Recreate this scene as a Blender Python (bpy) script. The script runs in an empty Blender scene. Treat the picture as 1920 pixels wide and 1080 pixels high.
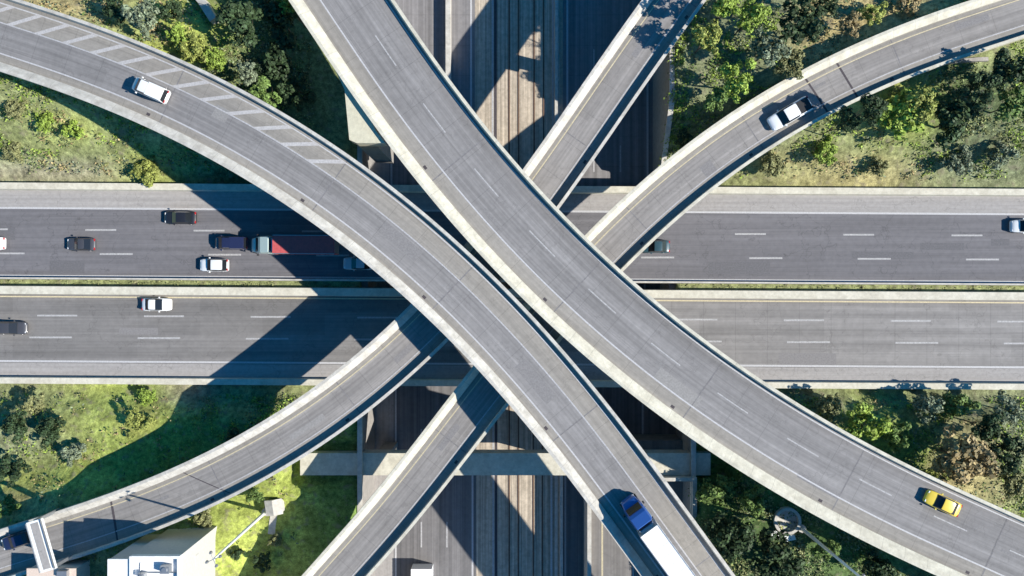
import bpy, math, random
import numpy as np
from mathutils import Vector
random.seed(7); np.random.seed(7)
R = math.radians
S = bpy.context.scene
# ---------------- camera, sky, sun, exposure ----------------
CAM_H, PXM = 110.0, 13.0          # camera height, photo pixels per metre at z = 0
cd = bpy.data.cameras.new('camera'); cam = bpy.data.objects.new('camera', cd)
S.collection.objects.link(cam); S.camera = cam
cam.location = (0, 0, CAM_H); cam.rotation_euler = (0, 0, 0)
cd.sensor_width = 36; cd.lens = 36 * CAM_H / (1920 / PXM); cd.clip_end = 5000; cd.clip_start = 1
SUN = Vector((1.31, -0.33, 1.0)).normalized()
elev = math.asin(SUN.z); azim = math.atan2(SUN.x, SUN.y)
w = bpy.data.worlds.new('World'); S.world = w; w.use_nodes = True
nt = w.node_tree; bg = nt.nodes['Background']
sky = nt.nodes.new('ShaderNodeTexSky'); sky.sky_type = 'NISHITA'; sky.sun_disc = False
sky.sun_elevation = elev; sky.sun_rotation = azim; sky.air_density = 1.3; sky.dust_density = 0.3; sky.ozone_density = 3.0
hs = nt.nodes.new('ShaderNodeHueSaturation'); hs.inputs['Saturation'].default_value = 1.8
nt.links.new(sky.outputs[0], hs.inputs['Color']); nt.links.new(hs.outputs[0], bg.inputs[0]); bg.inputs[1].default_value = 0.085
sl = bpy.data.lights.new('sun', 'SUN'); sl.energy = 5.0; sl.angle = R(0.5); sl.color = (1, 0.955, 0.87)
so = bpy.data.objects.new('sun', sl); S.collection.objects.link(so); so.rotation_euler = SUN.to_track_quat('Z', 'Y').to_euler()
so.location = (60, -15, 60)
S.view_settings.view_transform = 'Standard'; S.view_settings.look = 'None'
S.view_settings.exposure = 0.58; S.view_settings.gamma = 1.0; S.view_settings.use_curve_mapping = False

def W(px, py, z=0.0):            # photo pixel of a point at height z -> world
    k = (CAM_H - z) / CAM_H / PXM
    return ((px - 960) * k, (540 - py) * k, z)

# ---------------- helpers ----------------
C = S.collection
def tag(o, label=None, cat=None, group=None, kind=None):
    if label: o['label'] = label
    if cat: o['category'] = cat
    if group: o['group'] = group
    if kind: o['kind'] = kind
    return o
def link(o, parent=None):
    C.objects.link(o)
    if parent: o.parent = parent
    return o
def empty(name, loc=(0, 0, 0), rz=0, **k):
    k = {a: b for a, b in k.items()}
    o = bpy.data.objects.new(name, None); o.empty_display_size = 0.5
    o.location = loc; o.rotation_euler = (0, 0, rz); link(o); tag(o, **k); return o
class MB:
    def __init__(s): s.v = []; s.f = []; s.uv = []; s.mi = []; s.sm = []
    def add(s, vs, fs, uvs=None, mi=0, smooth=False):
        b = len(s.v); s.v += [tuple(p) for p in vs]
        for i, f in enumerate(fs):
            s.f.append(tuple(b + k for k in f)); s.mi.append(mi); s.sm.append(smooth)
            s.uv.append([uvs[k] for k in f] if uvs else None)
        return s
    def box(s, x0, x1, y0, y1, z0, z1, mi=0, tx=0, ty=0):
        vs = [(x0, y0, z0), (x1, y0, z0), (x1, y1, z0), (x0, y1, z0), (x0 + tx, y0 + ty, z1), (x1 - tx, y0 + ty, z1), (x1 - tx, y1 - ty, z1), (x0 + tx, y1 - ty, z1)]
        return s.add(vs, [(3, 2, 1, 0), (4, 5, 6, 7), (0, 1, 5, 4), (1, 2, 6, 5), (2, 3, 7, 6), (3, 0, 4, 7)], mi=mi)
    def prism(s, pts, z0, z1, mi=0):        # pts: (x,y) counter-clockwise
        n = len(pts); vs = [(x, y, z0) for x, y in pts] + [(x, y, z1) for x, y in pts]
        fs = [tuple(range(n - 1, -1, -1)), tuple(range(n, 2 * n))] + [(i, (i + 1) % n, n + (i + 1) % n, n + i) for i in range(n)]
        return s.add(vs, fs, mi=mi)
    def tube(s, a, b, r0, r1=None, n=10, mi=0, smooth=True):
        r1 = r0 if r1 is None else r1
        a = Vector(a); b = Vector(b); d = (b - a).normalized()
        u = d.orthogonal().normalized(); v = d.cross(u)
        vs = []
        for c, r in ((a, r0), (b, r1)):
            for i in range(n):
                t = 2 * math.pi * i / n; vs.append(c + u * (r * math.cos(t)) + v * (r * math.sin(t)))
        s.add(vs, [(i, (i + 1) % n, n + (i + 1) % n, n + i) for i in range(n)], mi=mi, smooth=smooth)
        return s.add(vs, [tuple(range(n - 1, -1, -1)), tuple(range(n, 2 * n))], mi=mi)
    def loft(s, rings, mi=0, smooth=True, cap=True):
        n = len(rings[0]); vs = [p for r in rings for p in r]; fs = []
        for i in range(len(rings) - 1):
            for j in range(n): fs.append((i * n + j, i * n + (j + 1) % n, (i + 1) * n + (j + 1) % n, (i + 1) * n + j))
        s.add(vs, fs, mi=mi, smooth=smooth)
        if cap: s.add(vs, [tuple(range(n - 1, -1, -1)), tuple((len(rings) - 1) * n + j for j in range(n))], mi=mi)
        return s
    def build(s, name, mats, parent=None):
        m = bpy.data.meshes.new(name); m.from_pydata(s.v, [], s.f)
        for x in (mats if isinstance(mats, (list, tuple)) else [mats]): m.materials.append(x)
        m.polygons.foreach_set('material_index', s.mi); m.polygons.foreach_set('use_smooth', s.sm)
        if any(u is not None for u in s.uv):
            l = m.uv_layers.new(name='UVMap'); flat = []
            for u, f in zip(s.uv, s.f):
                for c in (u or [(0, 0)] * len(f)): flat += [c[0], c[1]]
            l.data.foreach_set('uv', flat)
        m.update(); o = bpy.data.objects.new(name, m); link(o, parent); return o

def mat(name, col, rough=0.8, metal=0.0, var=0.0, scale=1.0, col2=None, streak=None, bump=0.0, bscale=20, island=0.0, objrand=0.0, coat=0, spec=0.3, cracks=0, seams=0, patch=0):
    m = bpy.data.materials.new(name); m.use_nodes = True; t = m.node_tree; n = t.nodes; L = t.links
    b = n['Principled BSDF']; b.inputs['Roughness'].default_value = rough; b.inputs['Metallic'].default_value = metal
    b.inputs['Specular IOR Level'].default_value = spec
    if coat: b.inputs['Coat Weight'].default_value = coat; b.inputs['Coat Roughness'].default_value = 0.06
    tc = n.new('ShaderNodeTexCoord'); geo = n.new('ShaderNodeNewGeometry')
    cur = None
    base = n.new('ShaderNodeRGB'); base.outputs[0].default_value = (*col, 1); cur = base.outputs[0]
    def noise(vec, sc, det=4, rgh=0.6):
        x = n.new('ShaderNodeTexNoise'); x.inputs['Scale'].default_value = sc; x.inputs['Detail'].default_value = det; x.inputs['Roughness'].default_value = rgh
        L.new(vec, x.inputs['Vector']); return x.outputs['Fac']
    def ramp(f, a, b_):
        x = n.new('ShaderNodeMapRange'); x.inputs[1].default_value = a; x.inputs[2].default_value = b_; L.new(f, x.inputs[0]); return x.outputs[0]
    def mul(cur, fac, lo, hi):    # multiply colour by lo..hi driven by fac
        mr = n.new('ShaderNodeMapRange'); mr.inputs[3].default_value = lo; mr.inputs[4].default_value = hi; L.new(fac, mr.inputs[0])
        v = n.new('ShaderNodeVectorMath'); v.operation = 'SCALE'; L.new(cur, v.inputs[0]); L.new(mr.outputs[0], v.inputs['Scale']); return v.outputs[0]
    def mix(cur, c2, fac):
        x = n.new('ShaderNodeMix'); x.data_type = 'RGBA'; L.new(fac, x.inputs[0]); L.new(cur, x.inputs[6]); x.inputs[7].default_value = (*c2, 1); return x.outputs[2]
    P = geo.outputs['Position']
    if col2: cur = mix(cur, col2, ramp(noise(P, scale, 5), 0.38, 0.62))
    if var: cur = mul(cur, ramp(noise(P, scale * 3.1, 6, 0.7), 0.3, 0.7), 1 - var, 1 + var)
    if streak:
        for (su, sv, lo, hi) in streak:
            mp = n.new('ShaderNodeMapping'); mp.inputs['Scale'].default_value = (su, sv, 1); L.new(tc.outputs['UV'], mp.inputs[0])
            cur = mul(cur, ramp(noise(mp.outputs[0], 1.0, 3, 0.6), 0.3, 0.7), lo, hi)
    if seams:                    # transverse slab joints along the road
        sp = n.new('ShaderNodeSeparateXYZ'); L.new(tc.outputs['UV'], sp.inputs[0])
        md = n.new('ShaderNodeMath'); md.operation = 'MODULO'; md.inputs[1].default_value = seams; L.new(sp.outputs[0], md.inputs[0])
        lt = n.new('ShaderNodeMath'); lt.operation = 'LESS_THAN'; lt.inputs[1].default_value = 0.07; L.new(md.outputs[0], lt.inputs[0])
        cur = mul(cur, lt.outputs[0], 1.0, 0.8)
    if patch:                    # repaired slabs, slightly different tone
        mp = n.new('ShaderNodeMapping'); mp.inputs['Scale'].default_value = (1 / 9.0, 1 / 3.4, 1); L.new(tc.outputs['UV'], mp.inputs[0])
        fl = n.new('ShaderNodeVectorMath'); fl.operation = 'FLOOR'; L.new(mp.outputs[0], fl.inputs[0])
        wn = n.new('ShaderNodeTexWhiteNoise'); L.new(fl.outputs[0], wn.inputs['Vector'])
        cur = mul(cur, wn.outputs['Value'], 1 - patch, 1 + patch)
    if cracks:
        vo = n.new('ShaderNodeTexVoronoi'); vo.feature = 'DISTANCE_TO_EDGE'; vo.inputs['Scale'].default_value = 0.16
        nz = n.new('ShaderNodeTexNoise'); nz.inputs['Scale'].default_value = 0.6; L.new(P, nz.inputs['Vector'])
        ad = n.new('ShaderNodeVectorMath'); ad.operation = 'MULTIPLY_ADD'; ad.inputs[1].default_value = (4, 4, 4); L.new(nz.outputs['Color'], ad.inputs[0]); L.new(P, ad.inputs[2])
        L.new(ad.outputs[0], vo.inputs['Vector'])
        cur = mul(cur, ramp(vo.outputs['Distance'], 0.0, 0.012), 1 - cracks, 1.0)
    if island: cur = mul(cur, geo.outputs['Random Per Island'], 1 - island, 1 + island)
    if objrand:
        oi = n.new('ShaderNodeObjectInfo'); cur = mul(cur, oi.outputs['Random'], 1 - objrand, 1 + objrand)
    L.new(cur, b.inputs['Base Color'])
    if bump:
        bp = n.new('ShaderNodeBump'); bp.inputs['Strength'].default_value = bump; bp.inputs['Distance'].default_value = 0.1
        L.new(noise(P, bscale, 4), bp.inputs['Height']); L.new(bp.outputs[0], b.inputs['Normal'])
    return m

M = {}
ST = [(0.012, 0.9, 0.78, 1.18), (0.05, 3.5, 0.88, 1.10), (0.3, 0.45, 0.93, 1.06), (0.15, 9.0, 0.94, 1.05)]
M['deck'] = mat('ramp concrete', (0.236, 0.224, 0.218), 0.85, var=0.10, scale=0.5, streak=ST, bump=0.15, cracks=0.15, seams=4.6, patch=0.05)
M['deck_warm'] = mat('worn ramp concrete', (0.255, 0.238, 0.224), 0.85, var=0.10, scale=0.5, streak=ST, bump=0.15, cracks=0.15, seams=4.6, patch=0.06)
M['deck_light'] = mat('pale ramp shoulder', (0.285, 0.262, 0.232), 0.88, var=0.12, scale=0.5, streak=[(0.03, 1.6, 0.84, 1.12), (0.1, 5.0, 0.92, 1.06)], bump=0.15, seams=4.6, patch=0.04, cracks=.12)
M['girder'] = mat('girder concrete', (0.32, 0.30, 0.27), 0.9, var=0.15, scale=0.4, bump=0.2)
M['parapet'] = mat('pale parapet concrete', (0.56, 0.53, 0.475), 0.85, var=0.15, scale=0.7, col2=(0.45, 0.42, 0.37), bump=0.15)
M['parapet_warm'] = mat('cream parapet concrete', (0.61, 0.575, 0.475), 0.85, var=0.14, scale=0.7, col2=(0.51, 0.475, 0.385), bump=0.15)
M['par_ramp'] = mat('ramp parapet concrete', (0.56, 0.53, 0.475), 0.85, var=0.15, scale=0.7, col2=(0.45, 0.42, 0.37), bump=0.15, seams=3.0, streak=[(0.5, 1.5, .9, 1.06)])
M['par_ramp_warm'] = mat('cream ramp parapet concrete', (0.61, 0.575, 0.475), 0.85, var=0.14, scale=0.7, col2=(0.51, 0.475, 0.385), bump=0.15, seams=3.0, streak=[(0.5, 1.5, .9, 1.06)])
M['cream'] = mat('cream concrete', (0.55, 0.51, 0.38), 0.85, var=0.14, scale=0.8, bump=0.2)
M['asphalt'] = mat('dark asphalt', (0.158, 0.152, 0.160), 0.85, var=0.10, scale=0.4, streak=[(0.015, 0.8, 0.82, 1.15), (0.05, 4.0, 0.9, 1.08)], bump=0.15, cracks=0.25, patch=0.04)
M['roadconc'] = mat('old road concrete', (0.245, 0.232, 0.222), 0.85, var=0.10, scale=0.4, streak=[(0.012, 0.8, 0.80, 1.16), (0.05, 3.6, 0.88, 1.09), (0.3, 0.4, .94, 1.05)], bump=0.15, cracks=0.2, seams=4.6, patch=0.07)
M['shoulder'] = mat('shoulder concrete', (0.33, 0.31, 0.295), 0.9, var=0.13, scale=0.6, streak=[(0.04, 2.0, 0.88, 1.1)], bump=0.15, cracks=0.2)
M['lowroad'] = mat('sunken freeway concrete', (0.22, 0.21, 0.21), 0.85, var=0.12, scale=0.4, streak=[(0.01, 1.3, 0.7, 1.25), (0.03, 5, 0.86, 1.1)], bump=0.15, seams=4.6)
M['median'] = mat('tan streaked concrete', (0.49, 0.415, 0.325), 0.92, var=0.22, scale=0.5, streak=[(0.02, 3.0, 0.58, 1.22), (0.25, 3, 0.85, 1.12)], bump=0.2)
M['paint'] = mat('white road paint', (0.47, 0.46, 0.46), 0.7, var=0.22, scale=1.7)
M['paint_dash'] = mat('faded lane paint', (0.385, 0.375, 0.37), 0.75, var=0.35, scale=1.4)
M['hatch'] = mat('soft hatch paint', (0.44, 0.42, 0.41), 0.75, var=0.22, scale=1.5)
M['paint_worn'] = mat('worn white road paint', (0.42, 0.41, 0.41), 0.75, var=0.3, scale=1.5)
M['paint_yellow'] = mat('worn yellow road paint', (0.52, 0.45, 0.30), 0.75, var=0.25, scale=1.5)
M['joint_thin'] = mat('worn steel joint', (0.19, 0.18, 0.18), 0.8, var=0.3)
M['patch_dark'] = mat('dark repair patch', (0.218, 0.207, 0.203), 0.9, var=0.2, scale=1.5)
M['patch_light'] = mat('pale repair patch', (0.268, 0.255, 0.243), 0.9, var=0.2, scale=1.5)
M['patch_road'] = mat('fresh asphalt patch', (0.135, 0.131, 0.138), 0.9, var=0.2, scale=1.5)
M['joint'] = mat('dark joint rubber', (0.07, 0.06, 0.065), 0.8, var=0.2)
M['wall'] = mat('retaining wall concrete', (0.30, 0.28, 0.26), 0.9, var=0.2, scale=0.5, bump=0.3)
M['rubber'] = mat('tyre rubber', (0.02, 0.02, 0.02), 0.8)
M['glass'] = mat('car glass', (0.015, 0.018, 0.022), 0.08, spec=0.6)
M['chrome'] = mat('rim metal', (0.5, 0.5, 0.52), 0.3, 0.9)
M['lamp'] = mat('headlight lens', (0.75, 0.76, 0.78), 0.15, spec=0.6)
M['tail'] = mat('tail light lens', (0.45, 0.02, 0.02), 0.2, spec=0.6)
M['black'] = mat('black plastic', (0.025, 0.025, 0.027), 0.6)
for k, c in dict(white=(0.80, 0.80, 0.79), silver=(0.42, 0.44, 0.46), black=(0.018, 0.018, 0.022), grey=(0.06, 0.06, 0.068), yellow=(0.80, 0.58, 0.06), blue=(0.03, 0.10, 0.34), navy=(0.02, 0.025, 0.07), teal=(0.03, 0.07, 0.085), palegreen=(0.5, 0.6, 0.55)).items():
    M['p_' + k] = mat(k + ' car paint', c, 0.35, 0.0, coat=0.8, spec=0.5, var=0.03, scale=3)
M['box_white'] = mat('white trailer panel', (0.82, 0.83, 0.84), 0.45, var=0.05, scale=1.0)
M['box_red'] = mat('faded red trailer panel', (0.50, 0.10, 0.10), 0.5, var=0.15, scale=1.0)
M['steel'] = mat('galvanised steel', (0.42, 0.43, 0.44), 0.4, 0.7, var=0.1)
M['sign_white'] = mat('white gantry paint', (0.78, 0.79, 0.76), 0.5, var=0.06)
M['roof_white'] = mat('white roof membrane', (0.80, 0.79, 0.77), 0.8, var=0.09, scale=0.9, col2=(0.70, 0.69, 0.67))
M['roof_peach'] = mat('peach gravel roof', (0.62, 0.50, 0.42), 0.9, var=0.15, scale=2)
M['stucco'] = mat('pale stucco', (0.52, 0.50, 0.47), 0.9, var=0.1, scale=1, bump=0.2)
M['bark'] = mat('bark', (0.12, 0.09, 0.065), 0.95, var=0.25, scale=4, bump=0.5)
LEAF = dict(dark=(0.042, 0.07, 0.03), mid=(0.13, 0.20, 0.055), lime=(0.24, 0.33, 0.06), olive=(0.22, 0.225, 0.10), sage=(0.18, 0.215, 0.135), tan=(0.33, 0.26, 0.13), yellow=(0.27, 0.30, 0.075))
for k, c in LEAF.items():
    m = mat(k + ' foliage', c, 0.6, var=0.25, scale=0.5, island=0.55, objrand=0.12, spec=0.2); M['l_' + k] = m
M['grassblade'] = mat('scrub leaves', (0.26, 0.27, 0.105), 0.7, col2=(0.18, 0.215, 0.10), scale=0.12, island=0.6, var=0.3, spec=0.15)

# ---------------- ramps: traced edges -> smooth centre lines ----------------
def lerp_tab(tab, x): return float(np.interp(x, [a for a, b in tab], [b for a, b in tab]))
def fit_ramp(e1, e2, rot, ztab, deg=4, hw=None, ext=150, key='x'):
    """e1,e2: photo outlines of the two deck edges. returns centre samples (x,y,z), half width."""
    d = Vector((math.cos(rot), math.sin(rot))); nrm = Vector((-d.y, d.x)); fits = []; rng = []
    for e in (e1, e2):
        P = [W(px, py, lerp_tab(ztab, px) + 0.4) for px, py in e]
        u = np.array([p[0] * d.x + p[1] * d.y for p in P]); v = np.array([p[0] * nrm.x + p[1] * nrm.y for p in P])
        fits.append(np.polyfit(u / 50, v, deg)); rng.append((u.min(), u.max()))
    u0 = max(r[0] for r in rng); u1 = min(r[1] for r in rng)
    us = np.arange(u0, u1, 1.0); v = [(np.polyval(fits[0], t / 50) + np.polyval(fits[1], t / 50)) / 2 for t in us]
    wd = [abs(np.polyval(fits[0], t / 50) - np.polyval(fits[1], t / 50)) for t in us]
    pts = np.array([(t * d.x + q * nrm.x, t * d.y + q * nrm.y) for t, q in zip(us, v)])
    sl = np.gradient(np.array(v), us); width = np.array(wd) * np.cos(np.arctan(sl))
    print('ramp width min/mean/max', width.min(), width.mean(), width.max())
    hw = hw or width.mean() / 2
    # extend both ends along a slowly continuing curve
    def extend(p, q, r_, n):
        out = []; a1 = math.atan2(q[1] - p[1], q[0] - p[0]); 
        x, y = p; a = a1 + math.pi
        for i in range(n): x += math.cos(a) * 2; y += math.sin(a) * 2; out.append((x, y))
        return out
    pre = extend(pts[0], pts[3], 0, int(ext / 2))[::-1]; post = extend(pts[-1], pts[-4], 0, int(ext / 2))
    allp = np.array(pre + [tuple(p) for p in pts] + post)
    s = np.concatenate([[0], np.cumsum(np.hypot(*np.diff(allp, axis=0).T))]); n = int(s[-1] / 1.5)
    ss = np.linspace(0, s[-1], n); X = np.interp(ss, s, allp[:, 0]); Y = np.interp(ss, s, allp[:, 1])
    for k in range(6):
        X[1:-1] = (X[:-2] + 2 * X[1:-1] + X[2:]) / 4; Y[1:-1] = (Y[:-2] + 2 * Y[1:-1] + Y[2:]) / 4
    Z = []
    for x in X:                   # z table is in photo x
        z = 10
        for _ in range(4): z = lerp_tab(ztab, 960 + x * PXM * CAM_H / (CAM_H - z))
        Z.append(z)
    Z = np.array(Z)
    for k in range(40): Z[1:-1] = (Z[:-2] + 2 * Z[1:-1] + Z[2:]) / 4
    return dict(X=X, Y=Y, Z=Z, s=ss, hw=hw)
def frame(r):
    tx = np.gradient(r['X']); ty = np.gradient(r['Y']); l = np.hypot(tx, ty); return -ty / l, tx / l   # left normal
def at_s(r, s, off=0.0, dz=0.0):
    nx, ny = r['N']; i = r['s']
    x = np.interp(s, i, r['X']); y = np.interp(s, i, r['Y']); a = np.interp(s, i, nx); b = np.interp(s, i, ny)
    return Vector((x + a * off, y + b * off, float(np.interp(s, i, r['Z'])) + dz))
def dir_at(r, s):
    a = at_s(r, s - 1); b = at_s(r, s + 1); return math.atan2(b.y - a.y, b.x - a.x)
def s_near(r, px, py, z):
    x, y, _ = W(px, py, z); d = (r['X'] - x) ** 2 + (r['Y'] - y) ** 2; k = int(np.argmin(d))
    off = (x - r['X'][k]) * r['N'][0][k] + (y - r['Y'][k]) * r['N'][1][k]
    return float(r['s'][k]), float(off)
def sweep(r, prof, s0=None, s1=None, step=1.5, closed=True):
    """prof: list of (offset, dz) ; returns MB swept along ramp"""
    s0 = r['s'][0] if s0 is None else s0; s1 = r['s'][-1] if s1 is None else s1
    n = max(2, int((s1 - s0) / step) + 1); ss = np.linspace(s0, s1, n); m = MB(); k = len(prof); vs = []; uv = []
    for s in ss:
        for o, dz in prof: vs.append(at_s(r, s, o, dz)); uv.append((s, o))
    fs = []
    for i in range(n - 1):
        for j in range(k if closed else k - 1): fs.append((i * k + j, (i + 1) * k + j, (i + 1) * k + (j + 1) % k, i * k + (j + 1) % k))
    if closed: fs += [tuple(range(k)), tuple((n - 1) * k + j for j in range(k - 1, -1, -1))]
    m.add(vs, fs, uv); return m
def strip(r, off, wd, s0=None, s1=None, dz=0.018): return sweep(r, [(off + wd / 2, dz), (off - wd / 2, dz)], s0, s1, closed=False)

A_SW = [(0,127),(160,190),(280,240),(467,337),(513,367),(623,443),(740,537),(830,627),(923,720),(960,762),(1017,830),(1087,923),(1150,1010)]
A_NE = [(0,3),(100,20),(200,57),(300,103),(480,187),(580,233),(667,287),(727,347),(763,370),(830,440),(960,563),(1027,623),(1107,713),(1127,730),(1207,847),(1293,967),(1367,1080)]
B_SW = [(560,0),(600,62),(640,130),(690,222),(725,275),(787,353),(857,433),(960,532),(1060,630),(1160,713),(1293,823),(1440,913),(1627,1020),(1750,1080)]
B_NE = [(733,3),(833,130),(960,297),(1003,350),(1043,387),(1160,510),(1253,590),(1423,717),(1473,737),(1627,830),(1773,907),(1920,965)]
P_NW = [(1203,3),(1147,87),(1060,207),(987,313),(727,613),(600,723),(467,803),(317,883),(187,930),(20,977)]
P_SE = [(1323,3),(1263,83),(1193,180),(1073,353),(1053,383),(830,647),(757,720),(713,753),(607,833),(480,910),(300,990),(143,1052)]
Q_NW = [(1807,7),(1740,33),(1647,67),(1567,103),(1440,170),(1327,237),(1200,343),(1167,367),(1100,450),(833,767),(767,830),(720,893),(647,987),(553,1073)]
Q_SE = [(1920,68),(1833,97),(1740,130),(1647,167),(1573,207),(1480,257),(1440,280),(1347,343),(1320,370),(1220,457),(1163,507),(890,847),(800,953),(707,1073)]
rA = fit_ramp(A_SW, A_NE, R(-40), [(-600, 10.5), (0, 12), (500, 15), (2500, 15)])
rB = fit_ramp(B_SW, B_NE, R(-42), [(-600, 15), (2500, 15)])
rP = fit_ramp(P_NW, P_SE, R(42), [(-600, 4.2), (0, 5.6), (300, 7.8), (560, 9.5), (2500, 9.5)])
rQ = fit_ramp(Q_NW, Q_SE, R(42), [(-600, 4.0), (560, 6.3), (740, 7.2), (1000, 9.3), (1150, 9.5), (2500, 9.5)])
for r in (rA, rB, rP, rQ): r['N'] = frame(r)
# every ramp runs left to right in x; left normal points to the north side

# ---------------- terrain ----------------
YN, YS = 15.4, -14.8                    # verge lines of the crossing freeway at z = 0
ROT = -0.0062
def zlow(y): return float(np.interp(y, [-12, 16], [-10.0, -5.7]))
def xr_(y): return float(np.interp(y, [-14, 12], [26.0, 21.6]))
XL = -21.8
def emb(r, lo, hi, drop=0.9):           # crest height along a ramp: lo..hi in photo x give full height to nothing
    out = []
    for x, y, z in zip(r['X'][::2], r['Y'][::2], r['Z'][::2]):
        px = 960 + x * PXM * CAM_H / (CAM_H - z); t = (px - lo) / (hi - lo); t = min(1, max(0, t)); t = t * t * (3 - 2 * t)
        out.append((x, y, (z - drop) * (1 - t) + t * -3, r['hw']))
    return np.array(out)
EMB = [emb(rA, 250, 400), emb(rP, 110, 330), emb(rQ, 1500, 1330)]
def vnoise(x, y): return math.sin(x * .21 + 1.3 * math.sin(y * .13)) * .5 + math.sin(y * .33 + x * .11 + 2) * .3 + math.sin(x * .71 - y * .53) * .12
def ground(x, y):
    yy = y - ROT * x
    if XL < x < xr_(y): return zlow(y) - .7
    base = 0.4
    if yy > YN: base = 7.3 if x > 0 else 1.5
    elif yy < YS and x < -30 and y > -30: base = 2.2
    elif yy < YS: base = (0.8 + 4.2 * float(np.interp(x, [-46, -36], [1, 0])) * float(np.interp(y, [-35, -30], [1, 0]))) if x < 0 else 2.0
    h = base + vnoise(x, y) * 0.5
    for E in EMB:
        d = np.hypot(E[:, 0] - x, E[:, 1] - y) - E[0, 3] - 0.3
        h = max(h, float((E[:, 2] - np.maximum(d, 0) * 0.62).max()))
    dist = max(yy - YN, YS - yy, 0)
    h = min(h, -0.35 + max(0, dist - 0.6) * 0.75)
    dr = max(x - xr_(y), XL - x)
    if dr < 3 and dist > 0: h = min(h, (6.9 if (x > 0 and yy > YN) else 0.35) + dr * 1.2)
    if -33 < x < 32 and -28.8 < y < -21.5: h = min(h, 0 if abs(y + 25.2) > 2.8 else -1.2)
    for r in (rA, rB, rP, rQ):          # never poke through a deck
        d = np.hypot(r['X'] - x, r['Y'] - y); k = int(d.argmin())
        if d[k] < r['hw'] + 1.2: h = min(h, r['Z'][k] - 0.7)
    return h
def axis(a, b, st): return list(np.arange(a, b + 1e-6, st))
gx = [-900, -500, -300, -200, -150, -125] + axis(-110, XL - .05, 1.1) + [XL + .02] + axis(-20, 20, 4) + [21.5] + axis(21.9, 27, .5) + axis(28, 110, 1.1) + [125, 150, 200, 300, 500, 900]
gx = sorted(set(round(v, 3) for v in gx))
gy = [-900, -500, -300, -200, -150, -110] + axis(-80, 80, 1.1) + [110, 150, 200, 300, 500, 900]
# ground colour patches as seen in the photo: (px, py, radius px x, radius y, colour)
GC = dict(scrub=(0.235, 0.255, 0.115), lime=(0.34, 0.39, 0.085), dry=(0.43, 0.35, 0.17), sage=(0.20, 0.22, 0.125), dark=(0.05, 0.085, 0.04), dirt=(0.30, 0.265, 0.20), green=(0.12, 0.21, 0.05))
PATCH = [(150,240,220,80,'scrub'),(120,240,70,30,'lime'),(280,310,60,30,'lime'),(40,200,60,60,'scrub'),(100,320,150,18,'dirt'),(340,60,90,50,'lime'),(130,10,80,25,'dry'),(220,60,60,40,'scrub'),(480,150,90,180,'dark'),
 (90,770,120,40,'scrub'),(250,775,90,70,'lime'),(160,780,60,40,'lime'),(120,900,120,40,'lime'),(300,830,60,40,'lime'),(270,740,40,20,'green'),(260,790,30,25,'dry'),(340,735,50,25,'dirt'),(60,830,90,60,'sage'),(200,870,90,25,'lime'),(60,940,60,20,'dry'),(330,860,110,60,'green'),
 (470,980,100,90,'lime'),(550,960,40,80,'lime'),(440,1060,60,30,'lime'),(620,960,60,90,'green'),(640,800,40,40,'green'),
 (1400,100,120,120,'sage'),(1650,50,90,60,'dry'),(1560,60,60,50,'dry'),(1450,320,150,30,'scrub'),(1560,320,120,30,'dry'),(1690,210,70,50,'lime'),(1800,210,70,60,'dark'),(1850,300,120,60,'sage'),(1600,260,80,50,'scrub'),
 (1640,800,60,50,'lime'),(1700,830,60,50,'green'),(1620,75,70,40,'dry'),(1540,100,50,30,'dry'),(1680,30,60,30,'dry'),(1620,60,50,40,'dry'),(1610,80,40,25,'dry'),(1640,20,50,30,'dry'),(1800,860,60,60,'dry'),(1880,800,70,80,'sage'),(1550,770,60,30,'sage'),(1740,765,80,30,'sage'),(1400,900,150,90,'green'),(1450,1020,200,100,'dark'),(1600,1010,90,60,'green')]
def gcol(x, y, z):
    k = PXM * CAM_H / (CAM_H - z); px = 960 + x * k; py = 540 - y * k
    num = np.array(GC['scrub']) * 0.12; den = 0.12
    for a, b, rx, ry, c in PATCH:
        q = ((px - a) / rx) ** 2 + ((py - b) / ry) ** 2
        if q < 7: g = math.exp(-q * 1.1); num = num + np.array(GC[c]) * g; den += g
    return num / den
verts = []; cols = []
for y in gy:
    for x in gx:
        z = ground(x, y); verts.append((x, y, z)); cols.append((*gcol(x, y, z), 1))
nx_ = len(gx); faces = [(j * nx_ + i, j * nx_ + i + 1, (j + 1) * nx_ + i + 1, (j + 1) * nx_ + i) for j in range(len(gy) - 1) for i in range(nx_ - 1)]
me = bpy.data.meshes.new('ground'); me.from_pydata(verts, [], faces); me.update()
me.polygons.foreach_set('use_smooth', [True] * len(faces))
ca = me.color_attributes.new('earth', 'FLOAT_COLOR', 'POINT'); ca.data.foreach_set('color', [c for v in cols for c in v])
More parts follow.
